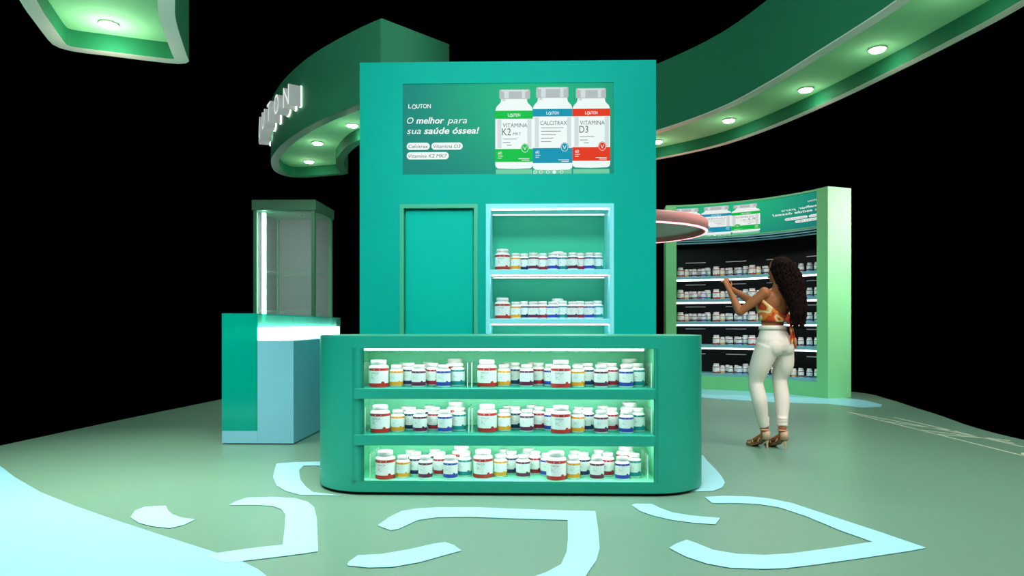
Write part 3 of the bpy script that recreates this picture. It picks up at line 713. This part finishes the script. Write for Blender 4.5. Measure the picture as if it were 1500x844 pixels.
# ------------------------------------------------------------------ pink disc canopy
pc = at_depth(903, 337, 9.0); PR = 1.16
pk = thing('round_canopy', (pc.x, pc.y, 0), 'round dusty pink canopy on a column between tower and curved wall', 'canopy')
z0 = pc.z-.06; z1 = pc.z+.085
MB().lathe([(.001, z1), (PR-.02, z1), (PR, z1-.02), (PR, z0+.012), (PR-.03, z0), (PR-.06, z0), (PR-.06, z0+.07)], 72).build('ring', M['pink'], pk)
MB().lathe([(PR-.06, z0+.065), (.001, z0+.065)], 72).build('underside', M['pink_in'], pk)
MB().lathe([(PR-.032, z0-.001), (PR-.03, z0-.008), (PR-.012, z0-.004), (PR-.003, z0+.008)], 72).build('led_ring', M['led_pink'], pk)
MB().lathe([(.12, 0), (.12, z0+.065)], 32).build('column', M['pink'], pk)
for ch in pk.children: pass

# ------------------------------------------------------------------ curved display wall
def wp(a, r, z): return (WC.x+r*math.cos(a), WC.y+r*math.sin(a), z)
A0, A1 = R_(84), R_(21.4); I0, I1 = R_(80), R_(26.2); WZ = 3.25; TH = .46
def arc(mb, a0, a1, r0, r1, z0, z1, n=28, mi=0):
    vs = []
    for i in range(n+1):
        a = a0+(a1-a0)*i/n; vs += [wp(a, r0, z0), wp(a, r1, z0), wp(a, r1, z1), wp(a, r0, z1)]
    fs = []
    for i in range(n):
        for k in range(4): fs.append((i*4+k, i*4+(k+1) % 4, (i+1)*4+(k+1) % 4, (i+1)*4+k))
    fs += [(3, 2, 1, 0), tuple(n*4+k for k in range(4))]
    return mb.add(vs, fs, mi)
cc = wp((A0+A1)/2, WR+.2, 0)
dw = thing('curved_display_wall', cc, 'curved light green display wall with five lit bottle shelves and mirrored banner', 'display wall')
b = MB(); arc(b, A0, I0, WR, WR+TH, 0.003, WZ, 4); arc(b, I1, A1, WR, WR+TH, 0.003, WZ, 4)
arc(b, I0, I1, WR, WR+TH, 0.003, .235, 28); arc(b, I0, I1, WR+.001, WR+TH, WZ-.03, WZ, 28)
b.build('frame', M['wall_green'], dw)
b = MB(); arc(b, I0, I1, WR+TH-.03, WR+TH-.001, .235, WZ-.03); arc(b, I0, I1, WR+.10, WR+TH-.03, 2.66, 2.72); b.build('back_panel', M['dark'], dw)
b = MB(); arc(b, I0, I1, WR+.03, WR+.10, 2.66, WZ-.03); b.build('header_panel', M['wall_green'], dw)
for q, (r0, z0_) in enumerate(((.03, 2.655), (.06, 2.62), (.10, 2.585))):
    b = MB(); arc(b, I0, I1, WR+r0, WR+r0+.03, z0_-.022, z0_); b.build('rail', M['shelf_blue'], dw)
WS = [1.985, 1.585, 1.19, .785, .285]
for i, zz in enumerate(WS):
    b = MB(); arc(b, I0, I1, WR+.035, WR+TH-.03, zz-.055, zz); b.build('shelf', M['shelf_blue'], dw)
    if i < 4:
        b = MB(); arc(b, I0, I1, WR+.045, WR+.085, zz-.080, zz-.0555); b.build('led_strip', M['led_wall'], dw)
    else: pass
# thin hang rails on the dark back
for i, zz in enumerate((2.25, 1.85, 1.45, 1.05, .6)):
    for k in range(4):
        a = I0+(I1-I0)*(k+.25)/4; b = MB(); arc(b, a, a+(I1-I0)/4*.5, WR+TH-.045, WR+TH-.031, zz, zz+.012, 6); b.build('hanging_rail', M['cap'], dw)
W(dw)
bn = thing('curved_banner', wp((A0+A1)/2, WR+.03, 2.68), 'mirrored lit banner with three bottles across the curved wall top', 'banner')
S_END = (I0-I1)*(WR+.028)
def s_of(x): return .42+(839-x)*.0089
artwork(bn, lambda x, y, l: wp(I0-max(0.0, min(S_END, s_of(x)))/(WR+.028), WR+.028-l*.0015, 2.68+y*.00406), clip=lambda x: -.06 <= s_of(x) <= S_END)
W(bn)
wn = ['top', 'second', 'third', 'fourth', 'lowest']
cnm = ['left', 'mid-left', 'mid-right', 'right']
for s, zz in enumerate(WS):
    g = f'supplement bottles on the {wn[s]} shelf of the curved display wall'
    for k in range(4):
        if s >= 3 and k == 0: continue
        a_start = I0-(.075+k*.615)/(WR+.12)
        def place(dx, dy):
            r = WR+.108+dy*.9; a = a_start-dx*.9/(WR+.12)
            return wp(a, r, zz+.0005), a-math.pi/2
        cluster(place, f'{cnm[k]} group, curved wall {wn[s]} shelf', g, whole=True, skip=(7, 8))

# ------------------------------------------------------------------ the woman
def remesh(mb, voxel, smooth_it=4, fac=.5):
    me = mb.mesh('tmp', []); o = bpy.data.objects.new('tmp', me); C.objects.link(o)
    r = o.modifiers.new('r', 'REMESH'); r.mode = 'VOXEL'; r.voxel_size = voxel; r.use_smooth_shade = True
    s = o.modifiers.new('s', 'SMOOTH'); s.iterations = smooth_it; s.factor = fac
    bpy.context.view_layer.update()
    out = bpy.data.meshes.new_from_object(o.evaluated_get(bpy.context.evaluated_depsgraph_get()))
    bpy.data.objects.remove(o); 
    for p in out.polygons: p.use_smooth = True
    return out
PB = at_height(1138, 657.5, 0)
F = Vector((-.5, .86, 0)).normalized(); Rt = Vector((F.y, -F.x, 0)); U = Vector((0, 0, 1))
V = Vector
def sm(pts, rad, n=4):      # smooth a limb path with its radii
    P = [(*p, r) for p, r in zip(pts, rad)]; out = []
    P = [Vector(q) if len(q) <= 4 else q for q in P]
    for i in range(len(P)-1):
        p0 = P[max(i-1, 0)]; p1 = P[i]; p2 = P[i+1]; p3 = P[min(i+2, len(P)-1)]
        for k in range(n):
            t = k/n; out.append(.5*((2*p1)+(-p0+p2)*t+(2*p0-5*p1+4*p2-p3)*t*t+(-p0+3*p1-3*p2+p3)*t**3))
    out.append(P[-1]); return [q.xyz for q in out], [q.w for q in out]
hipL = V((-.088, -.02, .93)); kneeL = V((-.178, .03, .575)); ankL = V((-.106, .02, .165))
hipR = V((.062, .065, .93)); kneeR = V((.062, .10, .595)); ankR = V((.050, .0, .165))
midL = V((-.150, .0, .76)); midR = V((.085, .075, .76))
calfL = V((-.160, -.01, .44)); calfR = V((.070, .06, .44))
def legs(mb, e):
    for hip, mid, knee, calf, ank in ((hipL, midL, kneeL, calfL, ankL), (hipR, midR, kneeR, calfR, ankR)):
        p, r = sm([hip, mid, knee+V((0, 0, .06)), knee, calf, (calf+ank)/2, ank], [.098+e, .082+e, .058+e, .054+e, .056+e, .042+e, .034+e]); mb.tube(p, r, 16)
def hips(mb, e):
    c = V((-.012, .02, 0))
    R3 = [(.86, .095, .075, (0, 0)), (.90, .155, .115, (0, 0)), (.95, .172, .125, (0, 0)), (1.0, .165, .118, (-.003, 0)), (1.05, .140, .098, (-.01, 0)), (1.10, .118, .086, (-.02, 0))]
    mb.rings([((c.x+o[0], c.y+o[1], z), Rt, F, a+e, b_+e) for z, a, b_, o in R3], 22)
    mb.ball(tuple(c+V((-.06, -.04, .93))-F*.035-Rt*.0), (.082+e, .082+e, .088+e)); mb.ball(tuple(c+Rt*.075-F*.045+V((0, 0, .93))), (.086+e, .086+e, .088+e))
def torso(mb, e=0, z_lo=1.02, z_hi=1.6):
    T = [(1.02, .155, .110, -.012), (1.08, .124, .090, -.026), (1.13, .112, .084, -.03), (1.19, .118, .088, -.026), (1.26, .132, .095, -.018), (1.33, .144, .10, -.008), (1.39, .152, .092, .004), (1.425, .148, .075, .010), (1.455, .10, .058, .018), (1.475, .055, .05, .022)]
    mb.rings([((x, .03, z), Rt, F, a+e, b_+e) for z, a, b_, x in T if z_lo <= z <= z_hi], 22)
SL = V((.005, .03, 1.418))-Rt*.155; SR = V((.012, .03, 1.418))+Rt*.155
eL = V((-.330, .02, 1.245)); wL = V((-.402, .105, 1.455)); eR = V((-.115, .27, 1.335)); wR = V((-.335, .28, 1.478))
def hand(mb, wr, d, side, palm_n, thumb_side, ratios=(0, 0, 0, 0)):
    d = d.normalized(); side = (side-d*side.dot(d)).normalized(); nn = d.cross(side)
    mb.rings([(wr+d*(-.01), side, nn, .024, .019), (wr+d*.025, side, nn, .032, .017), (wr+d*.06, side, nn, .038, .015), (wr+d*.085, side, nn, .036, .012)], 12)
    for i, (o, L) in enumerate(((-.027, .062), (-.009, .074), (.010, .070), (.027, .056))):
        b0 = wr+d*.078+side*o; curl = [.15, .45, .8][0:3]
        p = [b0]; dd = d.copy()
        for q in range(3):
            dd = (dd+palm_n*(.25+ratios[i]*.35)).normalized(); p.append(p[-1]+dd*L*(.42 if q == 0 else .30))
        mb.tube(p, [.0085, .008, .0075, .006], 8)
        mb.ball(tuple(p[-1]), .0062, 8)
    t0 = wr+d*.022-side*.022*thumb_side*-1; td = (d*.7+side*thumb_side*.7+palm_n*.25).normalized()
    p = [t0, t0+td*.035, t0+td*.035+(td+d*.5).normalized()*.028, t0+td*.035+(td+d*.5).normalized()*.028+(d+palm_n*.3).normalized()*.022]
    mb.tube(p, [.013, .011, .0095, .007], 8); mb.ball(tuple(p[-1]), .0072, 8)
hc = V((.042, .045, 1.640)); HF = V((-.72, .69, 0)).normalized(); HR = V((HF.y, -HF.x, 0))
def foot(mb, ank, toe):
    d = V((toe.x-ank.x, toe.y-ank.y, 0)).normalized(); s = V((d.y, -d.x, 0))
    heel = V((ank.x, ank.y, .115))-d*.025; ball = V((toe.x, toe.y, .040))-d*.055
    mb.tube([ank+V((0, 0, .05)), ank+V((0, 0, -.0)), heel+d*.02], [.036, .036, .034], 12)
    mb.rings([(heel-d*.012+V((0, 0, .0)), s, U, .022, .026), (heel+d*.03+V((0, 0, .005)), s, U, .030, .036), (heel.lerp(ball, .45)+V((0, 0, .015)), s, U, .033, .030), (ball+V((0, 0, .006)), s, U, .042, .021), (ball+d*.035, s, U, .040, .015)], 14)
    for k, (o, L, r) in enumerate(((-.028, .030, .012), (-.012, .032, .0095), (.002, .028, .009), (.015, .022, .0085), (.028, .015, .008))):
        q = ball+d*.028+s*o; mb.tube([q, q+d*L*.6, q+d*L+V((0, 0, -.006))], [r, r, r*.8], 8)
toeL = V((-.180, .205, 0)); toeR = V((-.015, .19, 0))
bm_ = MB()
legs(bm_, 0); hips(bm_, 0); torso(bm_)
foot(bm_, ankL, toeL); foot(bm_, ankR, toeR)
# shoulder blades and deltoids
bm_.ball(tuple(SL), (.052, .052, .055)); bm_.ball(tuple(SR), (.052, .052, .055))
bm_.ball(tuple(V((0, .03, 1.34))-F*.062-Rt*.07), (.05, .035, .065)); bm_.ball(tuple(V((0, .03, 1.34))-F*.062+Rt*.07), (.05, .035, .065))
bm_.ball(tuple(V((-.01, .03, 1.29))+F*.085-Rt*.06), (.058, .058, .055)); bm_.ball(tuple(V((-.01, .03, 1.29))+F*.085+Rt*.06), (.058, .058, .055))
for S_, E_, W_h in ((SL, eL, wL), (SR, eR, wR)):
    p, r = sm([S_, S_.lerp(E_, .35), S_.lerp(E_, .8), E_, E_.lerp(W_h, .3), E_.lerp(W_h, .75), W_h], [.050, .046, .037, .035, .037, .027, .022]); bm_.tube(p, r, 14)
p, r = sm([V((.014, .03, 1.42)), V((.022, .035, 1.48)), V((.034, .042, 1.55))], [.062, .047, .046]); bm_.tube(p, r, 14)
hand(bm_, wL, V((-.25, .30, 1)), V((.8, .5, 0)), V((.55, .65, -.1)), 1, (.8, 1.2, 1.5, 1.7))
hand(bm_, wR, V((-.72, -.15, .62)), V((.1, .9, .3)), V((-.3, -.65, -.45)), -1, (.3, .5, .8, 1.0))
# head: skull, jaw, face
bm_.rings([(hc+U*z_+HF*f_, HR, HF, a, b_) for z_, f_, a, b_ in ((-.125, .045, .018, .018), (-.115, .038, .036, .040), (-.09, .026, .050, .062), (-.055, .014, .062, .080), (-.02, .006, .069, .090), (.02, .0, .073, .096), (.06, -.004, .069, .092), (.09, -.006, .055, .074), (.112, -.006, .030, .042))], 22)
nz = hc+HF*.088+U*-.035
bm_.tube([nz+U*.045-HF*.004, nz+U*.02+HF*.006, nz+HF*.018], [.008, .010, .013], 10); bm_.ball(tuple(nz+HF*.012+HR*.012), .008, 8); bm_.ball(tuple(nz+HF*.012-HR*.012), .008, 8)
for s_ in (-1, 1):
    bm_.tube([hc+HR*.071*s_+U*-.015-HF*.004, hc+HR*.080*s_+U*.0-HF*.012, hc+HR*.080*s_+U*.02-HF*.012, hc+HR*.072*s_+U*.028-HF*.002], [.008, .010, .010, .007], 8)
    bm_.ball(tuple(hc+HF*.072+HR*.031*s_+U*.018), (.018, .018, .009), 10)
bm_.ball(tuple(hc+HF*.086+U*-.068), (.018, .018, .008), 10); bm_.ball(tuple(hc+HF*.078+U*-.098), .018, 10)
body_me = remesh(bm_, .0065, 5)
body_me.materials.append(M['skin'])
wo = thing('person', PB, 'woman in white trousers and orange tied top with arms raised, facing the shelves', 'person')
def wpart(name, me, mats=None, lab=None):
    if mats:
        me.materials.clear()
        for m in mats: me.materials.append(m)
    o = bpy.data.objects.new(name, me); C.objects.link(o); o.parent = wo
    if lab: o['label'] = lab
    return o
wpart('body', body_me)
# trousers
pm = MB(); hips(pm, .009); 
for hip, mid, knee, calf, ank in ((hipL, midL, kneeL, calfL, ankL), (hipR, midR, kneeR, calfR, ankR)):
    e = .010; p, r = sm([hip, mid, knee+V((0, 0, .06)), knee, calf, (calf+ank)/2, ank+V((0, 0, .035))], [.099+e, .083+e, .060+e, .056+e, .057+e, .044+e, .036+e]); pm.tube(p, r, 18)
    for k, zz in enumerate((.03, .06, .085)):
        c_ = ank+V((0, 0, .03+zz)); pm.tube([c_+V((0, 0, -.008)), c_, c_+V((0, 0, .008))], [.040, .048, .040], 14)
tro = remesh(pm, .008, 4)
wpart('trousers', tro, [M['pants']], 'white fitted trousers')
wb = MB(); wb.rings([((-.032, .02, 1.085), Rt, F, .139, .110), ((-.03, .02, 1.125), Rt, F, .132, .104)], 26); wpart('waistband', wb.mesh('waistband', [M['pants']]))
# top: a wrap around the ribs, low at the back where it is tied
tp = MB(); n = 36; rings_ = []
for k in range(7):
    t = k/6; row = []
    for i in range(n):
        a = 2*math.pi*i/n; dirx = math.cos(a); diry = math.sin(a)   # dirx along Rt, diry along F
        back = max(0, -diry)
        side = max(0, -dirx)
        zlo = 1.165-.010*back+.0; zhi = 1.365-.155*back*(1-.35*side)
        z_ = zlo+(zhi-zlo)*t
        a_ = .122+(z_-1.16)*.16; b_ = .094+(z_-1.16)*.10
        bust = .05*max(0, diry)*math.exp(-((z_-1.29)/.06)**2)
        row.append(V((-.026+(z_-1.17)*.10, .03, z_))+Rt*dirx*(a_+.014)+F*diry*(b_+.016+bust))
    rings_.append(row)
vs = sum(rings_, []); fs = [(k*n+i, k*n+(i+1) % n, (k+1)*n+(i+1) % n, (k+1)*n+i) for k in range(6) for i in range(n)]
tp.add(vs, fs, 0, True)
o = wpart('crop_top', tp.mesh('crop_top', [M['print']]), None, 'orange and cream printed crop top'); s = o.modifiers.new('s', 'SOLIDIFY'); s.thickness = .006
kn = V((-.010, .03, 1.175))-F*.128+Rt*.05
bw = MB(); bw.ball(tuple(kn), (.022, .022, .024), 12)
for sx, ex, ez, wd in ((-1, .055, .035, .020), (1, .060, .04, .020)):
    q = kn+Rt*sx*ex*.2; bw.tube([kn, kn+Rt*sx*ex*.6+U*ez-F*.02, kn+Rt*sx*ex*1.2+U*.008-F*.02, kn+Rt*sx*ex*.6-U*.03-F*.012, kn], [.010, .018, .022, .016, .008], 8, flat=.5)
for dx, L, sw in ((-.010, .21, .010), (.020, .25, .035)):
    p, r = sm([kn, kn+Rt*dx-U*L*.4-F*.015, kn+Rt*(dx+sw*.4)-U*L*.75-F*.02, kn+Rt*(dx+sw)-U*L-F*.012], [.010, .017, .022, .024]); bw.tube(p, r, 10, flat=.35)
wpart('bow', bw.mesh('bow', [M['print']]), None, 'orange and cream bow tied at the back')
# hair
hm = MB()
back = -F
HB = [(1.755, .030, .028, .050, .040), (1.745, .062, .060, .050, .036), (1.715, .092, .092, .054, .030), (1.67, .112, .112, .062, .018), (1.61, .128, .122, .072, -.004), (1.55, .132, .118, .085, -.03), (1.49, .126, .098, .098, -.06), (1.43, .120, .080, .112, -.085), (1.36, .112, .064, .126, -.105), (1.29, .104, .054, .136, -.115), (1.22, .092, .046, .142, -.12), (1.17, .060, .032, .150, -.12), (1.145, .028, .018, .152, -.12)]
hm.rings([((x, y, z_), Rt, F, a*.93, b_*.95) for z_, a, b_, x, y in HB], 26)
random.seed(3)
for k in range(150):
    z_top = random.uniform(1.30, 1.72); a = random.uniform(-math.pi, math.pi)
    # ring at that height
    def ring_at(z_):
        for i in range(len(HB)-1):
            if HB[i][0] >= z_ >= HB[i+1][0]:
                t = (HB[i][0]-z_)/(HB[i][0]-HB[i+1][0]); return [HB[i][j]*(1-t)+HB[i+1][j]*t for j in range(5)]
        return HB[-1]
    if math.sin(a) > .35: a = -a     # keep curls off the face side
    L = random.uniform(.16, .30); pts = []; ph = random.uniform(0, 6.28); am = random.uniform(.007, .014)
    for i in range(15):
        z_ = z_top-L*i/14
        if z_ < 1.10: break
        h_ = ring_at(max(z_, 1.15)); ra = a+.25*math.sin(i*.35+ph)
        c_ = V((h_[3], h_[4], z_))+Rt*math.cos(ra)*(h_[1]*.93)+F*math.sin(ra)*(h_[2]*.95)
        pts.append(c_+Rt*am*math.sin(i*1.15+ph)+F*am*math.cos(i*1.15+ph))
    if len(pts) > 4: hm.tube(pts, [.011*(1-.6*i/len(pts)) for i in range(len(pts))], 6)
for k in range(26):
    x0_ = V((.142, -.12, 1.24))+Rt*random.uniform(-.085, .085)+F*random.uniform(-.03, .03); L = random.uniform(.07, .15); ph = random.uniform(0, 6)
    hm.tube([x0_-U*L*i/8+Rt*.010*math.sin(i*1.1+ph)+F*.008*math.cos(i+ph) for i in range(9)], [.013*(1-.75*i/9) for i in range(9)], 6)
wpart('hair', hm.mesh('hair', [M['hair']]), None, 'long dark wavy hair')
# face details
fm = MB()
for s_ in (-1, 1):
    e_ = hc+HF*.083+HR*.031*s_+U*.006
    fm.ball(tuple(e_), (.011, .011, .006), 10, 0); fm.ball(tuple(e_+HF*.007), (.0055, .0055, .0055), 8, 1)
    fm.tube([e_+U*.022-HR*.014*s_*-1+HF*.006, e_+U*.026+HF*.008, e_+U*.021+HR*.015*s_+HF*.003], .003, 6, 1)
wpart('eyes', fm.mesh('eyes', [M['eye'], M['iris']]))
lp = MB(); ml = hc+HF*.102+U*-.068; lp.ball(tuple(ml+U*.004), (.017, .012, .005), 10); lp.ball(tuple(ml-U*.005-HF*.001), (.015, .012, .006), 10)
wpart('lips', lp.mesh('lips', [M['lip']]))
# sandals
for ank, toe in ((ankL, toeL), (ankR, toeR)):
    d = V((toe.x-ank.x, toe.y-ank.y, 0)).normalized(); s_ = V((d.y, -d.x, 0)); so = MB()
    heel = V((ank.x, ank.y, .115))-d*.03; ball = V((toe.x, toe.y, .0))-d*.055
    def slab(c_, w_, z_t, z_b): return [c_-s_*w_+U*z_t, c_+s_*w_+U*z_t, c_+s_*w_+U*z_b, c_-s_*w_+U*z_b]
    h0 = V((heel.x, heel.y, 0)); secs = [slab(h0-d*.018, .024, .096, .082), slab(h0+d*.03, .031, .092, .078), slab(h0.lerp(ball, .5), .030, .060, .030), slab(ball-d*.01, .042, .026, .001), slab(ball+d*.045, .043, .022, .001), slab(ball+d*.072, .030, .020, .002)]
    vs = sum(secs, []); fs = [(i*4+k, i*4+(k+1) % 4, (i+1)*4+(k+1) % 4, (i+1)*4+k) for i in range(5) for k in range(4)]+[(3, 2, 1, 0), (20, 21, 22, 23)]
    so.add(vs, fs, 0)
    o = wpart('sandal', so.mesh('sole', [M['sole']]), None, 'tan strappy high heeled sandal')
    stl = MB(); stl.tube([h0-d*.006+U*.090, h0-d*.004+U*.05, h0-d*.010+U*.004, h0-d*.010+U*.0005], [.020, .0095, .006, .007], 10)
    q = link('heel', stl.mesh('heel', [M['shoe']]), o)
    hb_ = MB(); pts = []
    vs = []
    for k in range(13):
        a = math.pi*.5+(k/12-.5)*math.pi*1.15; c_ = h0+d*.008-d*math.sin(a)*.036+s_*math.cos(a)*.032
        vs += [c_+U*.088, c_+U*(.150+.016*math.sin(a))]
    hb_.add(vs, [(2*k, 2*k+2, 2*k+3, 2*k+1) for k in range(12)], 0, True); q = link('heel_counter', hb_.mesh('heel_counter', [M['shoe']]), o)
    q.modifiers.new('s', 'SOLIDIFY').thickness = .004
    def strap(c_, w_, h_, tilt=0, zc=0):
        m_ = MB(); m_.tube([c_+s_*math.cos(t*math.pi/12)*w_+U*(math.sin(t*math.pi/12)*h_)+d*tilt*math.sin(t*math.pi/12) for t in range(13)], .006, 8, flat=1.0); link('strap', m_.mesh('strap', [M['shoe']]), o)
    strap(ball-d*.005+U*.020, .044, .046); strap(ball-d*.035+U*.035, .040, .046, .02); strap(h0.lerp(ball, .45)+U*.055, .034, .050, -.02); strap(ball+d*.02+U*.02, .042, .032)
    m_ = MB(); m_.tube([V((ank.x, ank.y, .172))+s_*.040*math.cos(t*math.pi/8)+d*.040*math.sin(t*math.pi/8) for t in range(17)], .006, 8); link('ankle_strap', m_.mesh('ankle_strap', [M['shoe']]), o)
bpy.context.view_layer.update()
